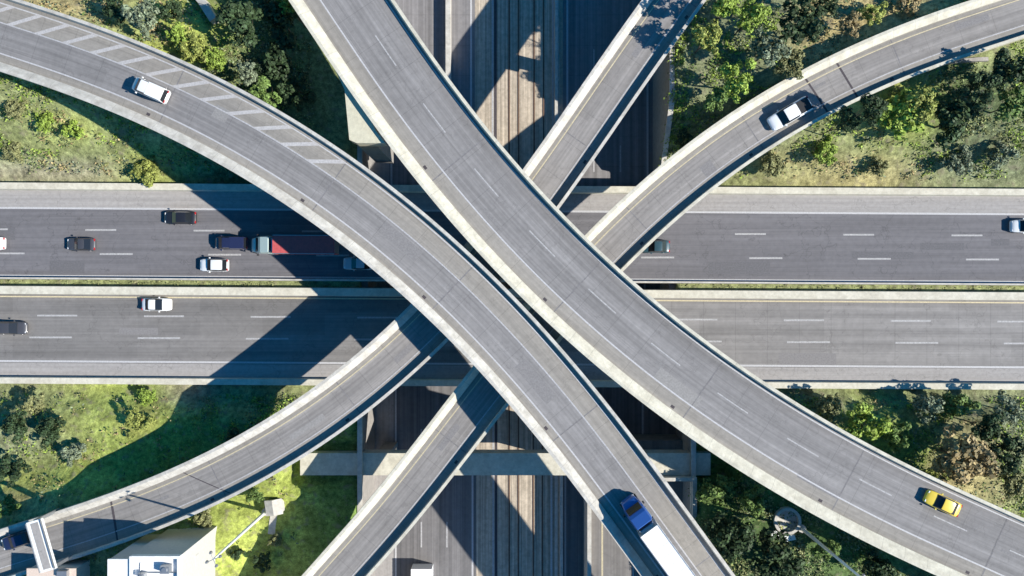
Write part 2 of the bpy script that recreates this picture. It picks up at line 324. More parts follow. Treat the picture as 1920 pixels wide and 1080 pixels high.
def ground_mat():
    m = bpy.data.materials.new('earth and grass'); m.use_nodes = True; t = m.node_tree; n = t.nodes; L = t.links; b = n['Principled BSDF']
    b.inputs['Roughness'].default_value = 0.95; b.inputs['Specular IOR Level'].default_value = 0.1
    a = n.new('ShaderNodeAttribute'); a.attribute_name = 'earth'; g = n.new('ShaderNodeNewGeometry')
    cur = a.outputs['Color']
    for sc, lo, hi in ((0.35, 0.75, 1.3), (1.6, 0.62, 1.38), (6.0, 0.7, 1.25)):
        x = n.new('ShaderNodeTexNoise'); x.inputs['Scale'].default_value = sc; x.inputs['Detail'].default_value = 5; L.new(g.outputs['Position'], x.inputs['Vector'])
        mr = n.new('ShaderNodeMapRange'); mr.inputs[1].default_value = .32; mr.inputs[2].default_value = .68; mr.inputs[3].default_value = lo; mr.inputs[4].default_value = hi; L.new(x.outputs['Fac'], mr.inputs[0])
        v = n.new('ShaderNodeVectorMath'); v.operation = 'SCALE'; L.new(cur, v.inputs[0]); L.new(mr.outputs[0], v.inputs['Scale']); cur = v.outputs[0]
    x = n.new('ShaderNodeTexNoise'); x.inputs['Scale'].default_value = 0.9; x.inputs['Detail'].default_value = 6; L.new(g.outputs['Position'], x.inputs['Vector'])
    mr = n.new('ShaderNodeMapRange'); mr.inputs[1].default_value = .56; mr.inputs[2].default_value = .7; mr.inputs[4].default_value = 0.6; L.new(x.outputs['Fac'], mr.inputs[0])
    mx = n.new('ShaderNodeMix'); mx.data_type = 'RGBA'; L.new(mr.outputs[0], mx.inputs[0]); L.new(cur, mx.inputs[6]); mx.inputs[7].default_value = (0.24, 0.205, 0.15, 1)
    L.new(mx.outputs[2], b.inputs['Base Color'])
    bp = n.new('ShaderNodeBump'); bp.inputs['Strength'].default_value = 0.6; bp.inputs['Distance'].default_value = 0.4; L.new(x.outputs['Fac'], bp.inputs['Height']); L.new(bp.outputs[0], b.inputs['Normal'])
    return m
M['ground'] = ground_mat(); me.materials.append(M['ground'])
go = bpy.data.objects.new('ground', me); link(go); tag(go, kind='structure')

# ---------------- generic straight strips ----------------
def hstrip(name, ytop_l, ybot_l, z, mt, parent=None, x0=-330, x1=330, thick=None, dy=12):
    """a band along the crossing freeway; photo y at the left edge, dy px lower at the right edge"""
    def yw(py, x): return (540 - py - dy * (x * PXM + 960) / 1920) / PXM
    m = MB(); n = 24; xs = np.linspace(x0, x1, n)
    for i in range(n - 1):
        a, b = xs[i], xs[i + 1]
        T = [(a, yw(ybot_l, a), z), (b, yw(ybot_l, b), z), (b, yw(ytop_l, b), z), (a, yw(ytop_l, a), z)]
        m.add(T, [(0, 1, 2, 3)], [(p[0], p[1]) for p in T])
        if thick:
            B_ = [(p[0], p[1], z - thick) for p in T]
            m.add(T + B_, [(4, 5, 1, 0), (6, 7, 3, 2), (7, 6, 5, 4)], [(p[0], p[1]) for p in T + B_])
    if thick:
        for x in (x0, x1):
            m.add([(x, yw(ybot_l, x), z), (x, yw(ytop_l, x), z), (x, yw(ytop_l, x), z - thick), (x, yw(ybot_l, x), z - thick)], [(0, 1, 2, 3)])
    return m.build(name, mt, parent)
def yw(py, x, dy=12): return (540 - py - dy * (x * PXM + 960) / 1920) / PXM
# two carriageways of the crossing freeway, each one road (over the sunken freeway they are bridge slabs)
rd1 = hstrip('road', 343, 523, 0.0, M['asphalt'], thick=1.3); tag(rd1, kind='structure')
rd2 = hstrip('road', 535, 719, 0.0, M['roadconc'], thick=1.3); tag(rd2, kind='structure')
hstrip('shoulder', 356, 388, 0.004, M['shoulder'], rd1)
hstrip('shoulder', 680, 708, 0.004, M['shoulder'], rd2)
hstrip('edge_line', 388.0, 391.5, 0.008, M['paint'], rd1); hstrip('edge_line', 515, 518.5, 0.008, M['paint'], rd1)
hstrip('edge_line', 675, 678.5, 0.008, M['paint'], rd2); hstrip('edge_line', 554.5, 557, 0.008, M['paint_yellow'], rd2)
def dashes(py, starts, ln, parent, wd=0.12):
    m = MB()
    for px in starts:
        a = (px - 960) / PXM; b = a + ln / PXM; y = yw(py, (a + b) / 2)
        m.add([(a, y - wd, .008), (b, y - wd, .008), (b, y + wd, .008), (a, y + wd, .008)], [(0, 1, 2, 3)])
    m.build('lane_line', M['paint_dash'], parent)
per = 203
dashes(430, [160 + per * k for k in range(-14, 24)], 58, rd1); dashes(475, [187 + per * k for k in range(-14, 24)], 62, rd1)
dashes(591, [70 + 200 * k for k in range(-14, 24)], 75, rd2); dashes(632, [55 + 203 * k for k in range(-14, 24)], 80, rd2)
def hwall(py0, py1, h, mt, label, z0=-0.3, dy=12, top=0.55, name='concrete_barrier'):
    m = MB(); xs = np.linspace(-330, 330, 111); rings = []
    for x in xs:
        y1, y0 = yw(py0, x, dy), yw(py1, x, dy); c = (y0 + y1) / 2; hw = (y1 - y0) / 2
        rings.append([(x, y0, z0), (x, y1, z0), (x, c + hw * top, h), (x, c - hw * top, h)])
    m.loft(rings, smooth=False); o = m.build(name, mt); tag(o, label, 'barrier', 'barriers along the crossing freeway'); return o
hwall(342, 357, 0.85, M['parapet_warm'], 'pale concrete barrier along the north edge of the crossing freeway, beside the hillside scrub', top=.8)
hwall(519, 523.5, 0.8, M['parapet'], 'thin concrete barrier on the upper side of the dark median gap of the crossing freeway', top=.6)
hwall(535, 552, 0.85, M['parapet_warm'], 'wide cream concrete barrier just below the dark median gap of the crossing freeway', top=.85)
hwall(705, 719, 0.85, M['parapet_warm'], 'pale concrete barrier along the south edge of the crossing freeway, above the lower green verge', top=.8)
rg = random.Random(3)
for k in range(15):
    x = -78 + k * 10.5 + rg.uniform(0, 1.4); rd, a_, b_ = rg.choice([(rd1, 396, 510), (rd2, 562, 668)]); py = rg.uniform(a_, b_); ln = rg.uniform(1.5, 9); h_ = rg.choice([.3, .5, .9])
    m = MB(); y = yw(py, x); m.add([(x, y - h_, .0065), (x + ln, y - h_ + ROT * ln, .0065), (x + ln, y + h_ + ROT * ln, .0065), (x, y + h_, .0065)], [(0, 1, 2, 3)])
    m.build('repair_patch', M['patch_road' if rd is rd1 else rg.choice(['patch_dark', 'patch_light'])], rd)
# weeds in the median gap are part of the ground cover (below)

# ---------------- sunken freeway ----------------
ZR = -10.0
def vstrip(name, x0, x1, z, mt, parent=None, y0=-330, y1=330, x0b=None, x1b=None):
    m = MB(); lw = z < -9; ys = ([y0, -100, -30, -12, -5, 2, 9, 16, 30, 100, y1] if lw else np.linspace(y0, y1, 12)); dz = (lambda q: zlow(q) + 10) if lw else (lambda q: 0)
    for a, b in zip(ys[:-1], ys[1:]):
        T = [(x0, a, z + dz(a)), (x1, a, z + dz(a)), (x1, b, z + dz(b)), (x0, b, z + dz(b))]
        m.add(T, [(0, 1, 2, 3)], [(p[1], p[0]) for p in T])
    return m.build(name, mt, parent)
def xlow(px, z=ZR): return W(px, 0, z)[0]
low = vstrip('road', XL - .1, 26.3, ZR, M['lowroad']); tag(low, kind='structure')
vstrip('median_strip', xlow(893), xlow(1052), ZR + .006, M['median'], low)
vstrip('shoulder', xlow(702), xlow(738), ZR + .006, M['shoulder'], low)
M['rust'] = mat('rusty steel', (0.15, 0.095, 0.065), 0.8, var=0.3, scale=2)
for px in (955, 972, 1000, 1017): vstrip('rail', xlow(px) - .11, xlow(px) + .11, ZR + .09, M['rust'], low)
vstrip('drain_channel', xlow(930) - .22, xlow(930) + .22, ZR + .012, M['joint'], low); vstrip('kerb', xlow(1034) + .5, xlow(1034) + .95, ZR + .2, M['parapet'], low)
for px, k in ((742, 'paint'), (886, 'paint'), (925, 'paint_worn'), (1034, 'paint'), (1060, 'paint'), (1205, 'paint')):
    x = xlow(px); vstrip('edge_line', x - .14, x + .14, ZR + .012, M[k], low)
for px in (790, 838, 1108, 1156):
    x = xlow(px); m = MB()
    for k in range(-12, 14):
        y = k * 14.6 + 3; a_, b_ = zlow(y) + .014, zlow(y + 4) + .014; m.add([(x - .1, y, a_), (x + .1, y, a_), (x + .1, y + 4, b_), (x - .1, y + 4, b_)], [(0, 1, 2, 3)])
    m.build('lane_line', M['paint_worn'], low)
# walls of the cut
def wallbox(name, pts_xy, z0, z1, wd, mt, label, cat='wall', cap=None):
    m = MB(); n = len(pts_xy); rings = []
    zf = z1 if callable(z1) else (lambda q: z1); zg = z0 if callable(z0) else (lambda q: z0)
    for i, (x, y) in enumerate(pts_xy): rings.append([(x - wd / 2, y, zg(y)), (x + wd / 2, y, zg(y)), (x + wd / 2, y, zf(y)), (x - wd / 2, y, zf(y))])
    m.loft(rings, smooth=False); o = m.build(name, mt); tag(o, label, cat)
    if cap:
        c = MB(); c.loft([[(x - wd / 2 - .1, y, zf(y) + .003), (x + wd / 2 + .1, y, zf(y) + .003), (x + wd / 2 + .1, y, zf(y) + cap), (x - wd / 2 - .1, y, zf(y) + cap)] for x, y in pts_xy], smooth=False)
        c.build('coping', M['parapet'], o)
    return o
for sgn, nm, ya, yb in ((1, 'north', YN + .6, 330), (-1, 'south', YS - .6, -330)):
    ys = np.concatenate([np.linspace(ya, ya + sgn * 14, 12), np.linspace(ya + sgn * 20, yb, 16)])
    wallbox('retaining_wall', [(XL, y) for y in ys][::sgn], -10.6, .6, .5, M['wall'], 'grey retaining wall on the left bank of the sunken freeway, %s of the crossing freeway' % nm, cap=.25)
    wallbox('retaining_wall', [(xr_(y), y) for y in ys][::sgn], -10.6, (lambda q: min(7.0, -.1 + max(0, q - YN - .6) * .75)) if sgn > 0 else .6, .5, M['wall'], 'grey retaining wall on the right bank of the sunken freeway, %s of the crossing freeway' % nm, cap=.25)
# abutments under the crossing freeway
for x, lb in ((XL + .3, 'left'), (xr_(0) - .2, 'right')):
    m = MB(); m.box(x - .5, x + .5, YS + .4, YN - .3, -10.6, -1.32); o = m.build('bridge_abutment', M['wall']); tag(o, 'concrete abutment in the dark under the crossing freeway on the %s bank' % lb, 'abutment')
m = MB()
for y in (12, 5, -4, -11):
    m.tube((xlow(968), y, ZR - .3), (xlow(968), y, -2), .55, n=14)
m.box(xlow(968) - .8, xlow(968) + .8, YS + .5, YN - .5, -2, -1.31)
o = m.build('bridge_pier', M['girder']); tag(o, 'row of columns with a cap beam under the crossing freeway between the sunken carriageways', 'pier')
# raised slip lane at the lower right with its white wall, and its pavement
ZS = -5.0; xs0 = W(1104, 0, ZS)[0]
m = MB(); m.box(xs0 + .3, 25.7, -330, -23.0, -10.6, ZS - .01)
sl_ = m.build('road', M['wall']); tag(sl_, kind='structure')
vs_ = vstrip('road_surface', xs0 + .3, 25.7, ZS, M['deck_warm'], sl_, -330, -23.0)
vstrip('edge_line', xs0 + 1.9, xs0 + 2.15, ZS + .008, M['paint_yellow'], sl_, -330, -24); vstrip('edge_line', xs0 + 6.6, xs0 + 6.8, ZS + .008, M['paint'], sl_, -330, -24)
wallbox('retaining_wall', [(xs0, y) for y in np.linspace(-330, -23, 30)], -10.3, ZS + .9, .6, M['parapet'], 'bright white wall beside the raised slip lane, running down from the long flyover')
# low barriers on the sunken freeway, top centre
wallbox('concrete_barrier', [(W(842, 0, -6)[0], y) for y in np.linspace(24, 330, 30)], -5.7 + .01, -5.7 + 1.5, .75, M['parapet'], 'bright white barrier line ending against the wide flyover at the top centre', 'barrier')
wallbox('concrete_barrier', [(W(1042, 0, -6)[0], y) for y in np.linspace(22, 330, 30)], -5.7 + .014, -5.7 + 1.2, .45, M['parapet'], 'shaded concrete barrier between two light lines of the sunken freeway near the top', 'barrier')
wallbox('concrete_barrier', [(xlow(1052), y) for y in np.linspace(-330, -20, 30)], ZR + .014, ZR + 1.1, .45, M['parapet'], 'low concrete barrier right of the tan streaked strip, lower centre', 'barrier')

# straddle beam across the sunken freeway
zb = 0.3
bx0 = W(562, 0, zb)[0]; bx1 = W(1333, 0, zb)[0]; by1 = W(0, 849, zb)[1]; by0 = W(0, 892, zb)[1]
e = empty('straddle_beam', (0, (by0 + by1) / 2, ZR), label='long concrete beam across the sunken freeway below the ramps, its left end lit cream', cat='bridge beam')
def sub(mb, name, mt, par):           # shapes are in world coordinates; keep them in place under the parent
    o = mb.build(name, mt, par); o.matrix_parent_inverse = par.matrix_basis.inverted() if hasattr(par, 'matrix_basis') else par.matrix_world.inverted(); return o
m = MB(); m.box(bx0, bx1, by0, by1, zb - 2.2, zb, ty=.06, tx=.06); sub(m, 'beam', M['parapet_warm'], e)
for x, z0 in ((bx0 + 1.6, -1.5), (-19.0, ZR), (xlow(1048), ZR), (bx1 - 1.6, -1.5)):
    m = MB(); m.box(x - 1, x + 1, by0 + .5, by1 - .5, z0, zb - 2.2); sub(m, 'column', M['girder'], e)
# concrete landing at the right end of the beam
m = MB(); x = W(1300, 0, .6)[0]
m.box(x - .3, x + .3, W(0, 965, .6)[1], W(0, 893, .6)[1], -.2, 1.5); m.box(x - 4.8, x - .31, W(0, 893, .6)[1] - .5, W(0, 893, .6)[1], -.2, 1.5)
o = m.build('corner_wall', M['parapet']); tag(o, 'white L shaped low wall at the right end of the straddle beam', 'wall')

# ---------------- ramps ----------------
def make_ramp(r, name, label, mt, pmt, lines, wN, wS, hN=.85, hS=.85, shoulders=(), joints=(), piers=()):
    i = len(r['X']) // 2
    e = empty(name, (float(r['X'][i]), float(r['Y'][i]), float(r['Z'][i]) - 1.9), label=label, cat='flyover', group='curved ramps of the interchange'); r['root'] = e; hw = r['hw']
    sub(sweep(r, [(hw, 0), (-hw, 0), (-hw, -.3), (-hw * .62, -.55), (-hw * .5, -1.5), (hw * .5, -1.5), (hw * .62, -.55), (hw, -.3)]), 'deck', [mt], e)
    for sg, wd, h in ((1, wN, hN), (-1, wS, hS)):
        o1 = sg * (hw + .06); o2 = sg * (hw - wd); mid = sg * (hw - wd + .14)
        pr = [(o1, -.32), (o1, h), (sg * (hw - min(wd, .34)), h), (o2 + sg * .02, .25 if wd > .5 else h * .35), (o2, .02), (o2, -.02)]
        if sg < 0: pr = pr[::-1]
        sub(sweep(r, pr, step=1.5), 'parapet', pmt, e)
    for a_, b_ in shoulders:
        sub(sweep(r, [((b_ - .5) * 2 * hw - (wN if b_ == 1 else 0), .004), ((a_ - .5) * 2 * hw + (wS if a_ == 0 else 0), .004)], closed=False), 'shoulder', M['deck_light'], e)
    for off, wd, pat, pm in lines:
        o = (off - .5) * 2 * hw        # off 0 = south edge, 1 = north edge
        if pat is None: sub(strip(r, o, wd), 'edge_line', M[pm], e)
        else:
            period, ln, ph = pat; m = MB(); s = ph % period
            while s < r['s'][-1] - ln:
                q = strip(r, o, wd, s, s + ln); m.add(q.v, q.f); s += period
            sub(m, 'lane_line', M[pm], e)
    rg = random.Random(len(label))
    s = 150
    while s < r['s'][-1] - 170:
        s += rg.uniform(13, 30); ln = rg.uniform(1.5, 6.5); o = (rg.uniform(.3, .62) - .5) * 2 * hw; wd = rg.choice([.4, .8, 1.6])
        sub(strip(r, o, wd, s, s + ln, .011), 'repair_patch', M['patch_dark' if rg.random() < .6 else 'patch_light'], e)
    s = 150.0
    while s < r['s'][-1] - 150:
        s += rg.uniform(19, 24); sub(strip(r, 0, 2 * (hw - .5), s, s + .14, .013), 'expansion_joint', M['joint_thin'], e)
        sub(strip(r, -(hw - wS - .35), .35, s - 2, s - 1.5, .013), 'drain', M['joint'], e)
    for px, py, ang, ln in joints:
        s, off = s_near(r, px, py, 9.5); m = MB(); q = [at_s(r, s - t * ang, t, .012) for t in np.linspace(-hw + wS, hw - wN, 8)]
        vs = []; [vs.extend([(p.x - .16, p.y, p.z), (p.x + .16, p.y, p.z)]) for p in q]
        m.add(vs, [(2 * k, 2 * k + 1, 2 * k + 3, 2 * k + 2) for k in range(7)]); sub(m, 'expansion_joint', M['joint'], e)
    for px, py in piers:
        s, off = s_near(r, px, py, 12); p = at_s(r, s); a = dir_at(r, s); g = ground(p.x, p.y) - .4 if not (XL < p.x < xr_(p.y)) else ZR
        m = MB(); m.tube((p.x, p.y, g), (p.x, p.y, p.z - 3.0), 1.0, n=20)
        c, sn = math.cos(a), math.sin(a)
        def q(u, v): return (p.x + c * u - sn * v, p.y + sn * u + c * v)
        m.prism([q(-1, -hw * .5), q(1, -hw * .5), q(1, hw * .5), q(-1, hw * .5)], p.z - 3.0, p.z - 1.51)
        sub(m, 'pier', M['girder'], e)
    return e
ra = make_ramp(rA, 'flyover_ramp', 'long flyover from the upper left corner to the bottom, carrying a van and semi', M['deck'], M['par_ramp'],
   [(.235, .18, None, 'paint'), (.64, .16, None, 'paint_worn'), (.895, .16, None, 'paint')], .45, 1.15, .8, .85, shoulders=((0, .235), (.64, 1)), piers=((240, 150), (600, 330), (1160, 870)))
rb = make_ramp(rB, 'flyover_ramp', 'wide two lane flyover from the top to the right edge, carrying the yellow car', M['deck'], M['par_ramp_warm'],
   [(.30, .18, None, 'paint'), (.60, .15, (10.4, 4.6, 5.4), 'paint_dash'), (.925, .16, None, 'paint')], .45, 1.45, .75, .85, shoulders=((0, .30),), piers=((1560, 890), (1360, 760), (1800, 1000)))
rp = make_ramp(rP, 'flyover_ramp', 'lower ramp passing under both flyovers, ending at the white gantry in the lower left corner', M['deck_warm'], M['par_ramp'],
   [(.75, .14, None, 'paint_yellow'), (.24, .14, None, 'paint_worn')], 1.1, .4, .85, .9, shoulders=((0, .24), (.75, 1)), joints=((365, 900, .9, 1), (195, 960, -.2, 1)), piers=((1190, 80), (500, 850)))
rq = make_ramp(rQ, 'flyover_ramp', 'lower ramp from the upper right corner under both flyovers, with the pale pickup', M['deck_warm'], M['par_ramp_warm'],
   [(.74, .14, None, 'paint_yellow'), (.24, .14, None, 'paint_worn')], 1.1, .4, .85, .9, shoulders=((0, .24), (.75, 1)), joints=((1590, 145, .1, 1), (1527, 185, .1, 1)), piers=((1400, 240), (660, 1030)))
# hatched shoulder on the first flyover
m = MB(); hw = rA['hw']
s0, _ = s_near(rA, 20, 75, 12); s1, _ = s_near(rA, 600, 330, 15); s = s0 - 20
while s < s1:
    a0, a1 = (.64 - .5) * 2 * hw, (.895 - .5) * 2 * hw; L_ = 3.6
    vs = [at_s(rA, s, a0, .03), at_s(rA, s + .85, a0, .03), at_s(rA, s + .85 + L_, a1, .03), at_s(rA, s + L_, a1, .03)]
    m.add(vs, [(0, 1, 2, 3)]); s += 3.9
sub(m, 'hatch_marking', M['hatch'], ra)
# outrigger bent of the wide flyover, top left
m = MB(); zt = rB['Z'][0] + .12
pts = [W(px, py, zt)[:2] for px, py in ((603, 78), (646, 168), (655, 262), (668, 268), (722, 268), (705, 245), (690, 215), (660, 150), (618, 78))]
m.prism(pts, zt - 2.2, zt); sub(m, 'outrigger', M['cream'], rb)
pts = [W(px, py, zt)[:2] for px, py in ((657, 190), (659, 262), (698, 264), (698, 214))]
m = MB(); m.prism(pts, -2, zt - 2.2); sub(m, 'pier', M['wall'], rb)

# ---------------- vehicles ----------------
def ring(x, hw, z0, z1, n=4, sq=.55):       # rounded cross-section in the y-z plane
    pts = []; cy = (z0 + z1) / 2; h = (z1 - z0) / 2
    for k in range(16):
        t = 2 * math.pi * (k + .5) / 16; c, s_ = math.cos(t), math.sin(t)
        pts.append((x, hw * math.copysign(abs(c) ** sq, c), cy + h * math.copysign(abs(s_) ** sq, s_)))
    return pts
def wheel(par, x, y, r=.33, wd=.22):
    m = MB(); m.tube((x, y - wd / 2, r), (x, y + wd / 2, r), r, n=18); w_ = m.build('wheel', M['rubber'], par)
    m = MB(); s_ = 1 if y > 0 else -1; m.tube((x, y + s_ * wd / 2, r), (x, y + s_ * (wd / 2 + .02), r), r * .6, n=12); m.build('rim', M['chrome'], w_)
def car(label, paint, px, py, z, rz, L_=4.6, wd=1.84, kind='sedan', cat='car', name='car', zoff=0.0, group=None):
    x, y, _ = W(px, py, z + .8); e = empty(name, (x, y, z + zoff), rz, label=label, cat=cat, group='cars driving on the freeways and ramps' if cat == 'car' else None)
    h = L_ / 2; b = M['p_' + paint]; hw = wd / 2; t = dict(sedan=.0, suv=.16, van=.3, pickup=.15)[kind]
    belt = .92 + t * .8
    st = [(-h, .80, .38, .70 + t), (-h + .12, .93, .28, .84 + t), (-h + .6, 1, .22, belt), (-h + 1.3, 1, .2, belt + .02), (.3, 1, .2, belt), (h - 1.25, 1, .2, belt - .04), (h - .5, .96, .22, .80 + t * .7), (h - .12, .86, .28, .68 + t * .6), (h, .72, .36, .58 + t * .4)]
    m = MB(); m.loft([ring(a, hw * k, z0, z1, sq=.42) for a, k, z0, z1 in st]); m.build('body', b, e)
    top = dict(sedan=1.42, suv=1.72, van=2.05, pickup=1.78)[kind]
    if kind == 'sedan': cs = (-h + .55, -h + 1.25, h - 2.05, h - 1.2)
    elif kind == 'suv': cs = (-h + .12, -h + .55, h - 2.0, h - 1.15)
    elif kind == 'van': cs = (-h + .06, -h + .25, h - 1.5, h - .6)
    else: cs = (-h + 2.0, -h + 2.2, h - 2.1, h - 1.3)
    def gh(xa, w_, z1): return [(xa, s_ * w_, zz) for s_, zz in ((-1, belt - .12), (1, belt - .12), (.86, z1), (-.86, z1))]
    m = MB(); m.loft([[(cs[0], -hw * .86, belt - .12), (cs[0], hw * .86, belt - .12), (cs[0] + .05, hw * .84, belt + .02), (cs[0] + .05, -hw * .84, belt + .02)],
                      [(cs[1], -hw * .94, belt - .12), (cs[1], hw * .94, belt - .12), (cs[1], hw * .74, top), (cs[1], -hw * .74, top)],
                      [(cs[2], -hw * .95, belt - .12), (cs[2], hw * .95, belt - .12), (cs[2], hw * .74, top - .01), (cs[2], -hw * .74, top - .01)],
                      [(cs[3], -hw * .86, belt - .12), (cs[3], hw * .86, belt - .12), (cs[3] - .05, hw * .82, belt + .01), (cs[3] - .05, -hw * .82, belt + .01)]], smooth=False)
    m.build('windows', M['glass'], e)
    m = MB(); rw = hw * .76; n = 7; vs = []
    for a in (cs[1] - .03, cs[1] + .1, (cs[1] + cs[2]) / 2, cs[2] - .1, cs[2] + .06):
        for k in range(n):
            u = -1 + 2 * k / (n - 1); ed = .0 if a not in (cs[1] - .03, cs[2] + .06) else .03
            vs.append((a, rw * u, top + .045 - .045 * u ** 4 - ed))
    for k in range(4): 
        pass
    m.add(vs, [(i * n + k, (i + 1) * n + k, (i + 1) * n + k + 1, i * n + k + 1) for i in range(4) for k in range(n - 1)], smooth=True)
    m.build('roof', b, e)
    if kind == 'van':
        m = MB(); m.box(cs[1] - .1, cs[2] - .9, -hw * .98, hw * .98, .5, top + .06, ty=.1, tx=.08); m.build('cargo_body', b, e)
    if kind == 'pickup':
        m = MB(); m.box(-h + .18, -h + 1.9, -hw * .8, hw * .8, belt - .05, belt + .035); m.build('bed_cover', M['black'], e)
    for sx, sy in ((-1, -1), (-1, 1), (1, -1), (1, 1)): wheel(e, sx * (h - .88), sy * (hw - .1))
    for s_ in (-1, 1):
        m = MB(); m.box(h - .34, h - .1, s_ * hw * .62 - .16, s_ * hw * .62 + .16, .56 + t * .4, .71 + t * .5, tx=.04, ty=.03); m.build('headlight', M['lamp'], e)
        m = MB(); m.box(-h + .02, -h + .16, s_ * hw * .68 - .18, s_ * hw * .68 + .18, .66 + t, .83 + t); m.build('tail_light', M['tail'], e)
        m = MB(); m.box(cs[2] + .35, cs[2] + .55, s_ * (hw + .1) - .1, s_ * (hw + .1) + .1, belt, belt + .14, tx=.03, ty=.03); m.build('mirror', b, e)
    return e
WEST, EAST = math.pi, 0.0
car('black sedan on the top lane of the upper left carriageway, nearest the north barrier', 'black', 337, 408, 0, WEST + ROT)
car('dark grey car in the middle lane at the left, alone between the lane dashes', 'grey', 151, 458, 0, WEST + ROT, 4.1)
car('white hatchback in the lowest lane of the upper carriageway, just above the median gap', 'white', 401, 497, 0, WEST + ROT, 4.1, kind='suv')
car('white car cut off by the left edge of the picture on the upper carriageway', 'white', -22, 456, 0, WEST + ROT)
car('dark blue van just ahead of the pale cab of the red semi truck', 'navy', 434, 456, 0, WEST + ROT, 4.7, kind='van', cat='van', name='van')
car('silver car half hidden in deep shade beside the edge of the long flyover', 'silver', 672, 494, 0, WEST + ROT, 4.4)
car('dark teal car right of the lower ramp on the dark carriageway', 'teal', 1228, 462, 0, WEST + ROT, 4.3)
car('white car cut off by the right edge of the picture on the dark carriageway', 'white', 1926, 424, 0, WEST + ROT, 4.6, kind='suv')
car('white sedan with dark glass in the top lane of the lower left carriageway', 'white', 293, 571, 0, EAST + ROT, 4.2)
car('dark grey station wagon at the left edge in the middle lane of the lower carriageway', 'grey', 20, 615, 0, EAST + ROT, 4.5, kind='suv')
def on_ramp(r, px, py, z, flip=False):
    s, off = s_near(r, px, py, z + .8); p = at_s(r, s, off); a = dir_at(r, s) + (math.pi if flip else 0); return p, a
def ramp_car(r, px, py, z, flip, **k):
    p, a = on_ramp(r, px, py, z, flip); e = car(px=960, py=540, z=0, rz=a, **k); e.location = (p.x, p.y, p.z + .01); return e
ramp_car(rA, 289, 172, 13.6, True, label='white van on the hatched upper left end of the long flyover', paint='white', kind='van', L_=4.7, wd=1.85, cat='van', name='van')
ramp_car(rB, 1762, 941, 15, True, label='bright yellow car on the wide flyover near the right edge', paint='yellow', kind='sedan', L_=4.6)
ramp_car(rQ, 1476, 216, 9.5, True, label='pale pickup truck in tree shade on the upper right ramp', paint='white', kind='pickup', L_=6.0, wd=2.1, cat='pickup truck', name='pickup_truck')
ramp_car(rP, 36, 1012, 5.9, True, label='dark navy car beyond the white gantry in the lower left corner', paint='navy', kind='sedan')

def semi(label, p, a, cabp, boxm, tl=14.6, big=True):
    e = empty('semi_truck', p, a, label=label, cat='truck'); b = M['p_' + cabp]     # nose of the cab at +x, origin at the cab's middle
    m = MB(); m.loft([ring(x, w_, .5, z1, sq=.3) for x, w_, z1 in ((2.0, .75, 1.5), (1.88, .95, 1.75), (1.3, 1.08, 1.95), (1.1, 1.15, 2.0))]); m.build('hood', b, e)
    m = MB(); m.loft([[(x, -w_, .55), (x, w_, .55), (x, w_, z1 - .5), (x, w_ * .85, z1), (x, -w_ * .85, z1), (x, -w_, z1 - .5)] for x, w_, z1 in ((1.2, 1.15, 2.1), (.6, 1.22, 2.95), (.25, 1.24, 3.2), (-.95, 1.24, 3.6), (-1.05, 1.2, 3.55))], smooth=False); m.build('cab', b, e)
    m = MB(); m.add([(1.24, -.95, 2.12), (1.24, .95, 2.12), (.68, .92, 2.92), (.68, -.92, 2.92)], [(0, 1, 2, 3)]); m.build('windscreen', M['glass'], e)
    for s_ in (-1, 1):
        m = MB(); m.tube((-1.3, s_ * .95, .9), (-1.3, s_ * .95, 3.7), .09, n=10); m.build('exhaust_stack', M['chrome'], e)
        m = MB(); m.tube((-.2, s_ * 1.05, .75), (-1.6, s_ * 1.05, .75), .3, n=14); m.build('fuel_tank', M['chrome'], e)
        m = MB(); m.box(1.75, 2.0, s_ * .8 - .15, s_ * .8 + .15, 1.0, 1.2); m.build('headlight', M['lamp'], e)
        m = MB(); m.box(.75, .95, s_ * 1.42 - .1, s_ * 1.42 + .1, 2.0, 2.5); m.build('mirror', M['black'], e)
    m = MB(); m.box(-4.6, 1.0, -.45, .45, .75, 1.05); m.build('chassis', M['black'], e)
    x0 = -1.75; m = MB(); m.box(x0 - tl, x0, -1.28, 1.28, 1.2, 4.05)
    n = int(tl / 1.2)
    for k in range(n + 1): x = x0 - tl + .03 + k * (tl - .06) / n; m.box(x - .03, x + .03, -1.3, 1.3, 1.18, 4.07)
    tr = m.build('trailer', boxm, e)
    m = MB(); m.box(x0 - 1.2, x0 + .35, -.9, .9, 2.6, 3.5); m.build('cooling_unit', M['steel'], tr)
    m = MB(); m.box(x0 - tl - .04, x0 - tl, -1.2, 1.2, 1.25, 3.95); m.build('rear_door', M['steel'], tr)
    for s_ in (-1, 1):
        m = MB(); m.box(x0 - tl, x0, s_ * 1.27 - .05, s_ * 1.27 + .05, 4.0, 4.1); m.build('roof_rail', M['steel'], tr)
    m = MB(); m.box(x0 - 1.6 - .0, x0 - .1, -.5, .5, 1.05, 1.2); m.build('fifth_wheel', M['black'], tr)
    for s_ in (-1, 1):
        m = MB(); m.box(x0 - tl * .65, x0 - tl * .3, s_ * 1.2 - .02, s_ * 1.2 + .02, .45, 1.15); m.build('side_skirt', boxm, tr)
    for x in (1.25, -2.3, -3.5, x0 - tl + 1.2, x0 - tl + 2.5):
        for s_ in (-1, 1): wheel(e, x, s_ * (1.02 if x < 1 else 1.0), .5, .5 if x < 1 else .3)
    return e
p, a = on_ramp(rA, 1197, 968, 15.5 + 2.4, True)
semi('blue cab semi truck pulling a long white trailer at the bottom of the long flyover', (p.x, p.y, p.z + .01), a, 'blue', M['box_white'], 14.6)
x, y, _ = W(494, 459, 2.5)
semi('semi truck with pale cab in sun and faded red trailer in the flyover shade', (x, y, 0.01), WEST + ROT, 'palegreen', M['box_red'], 8.6)

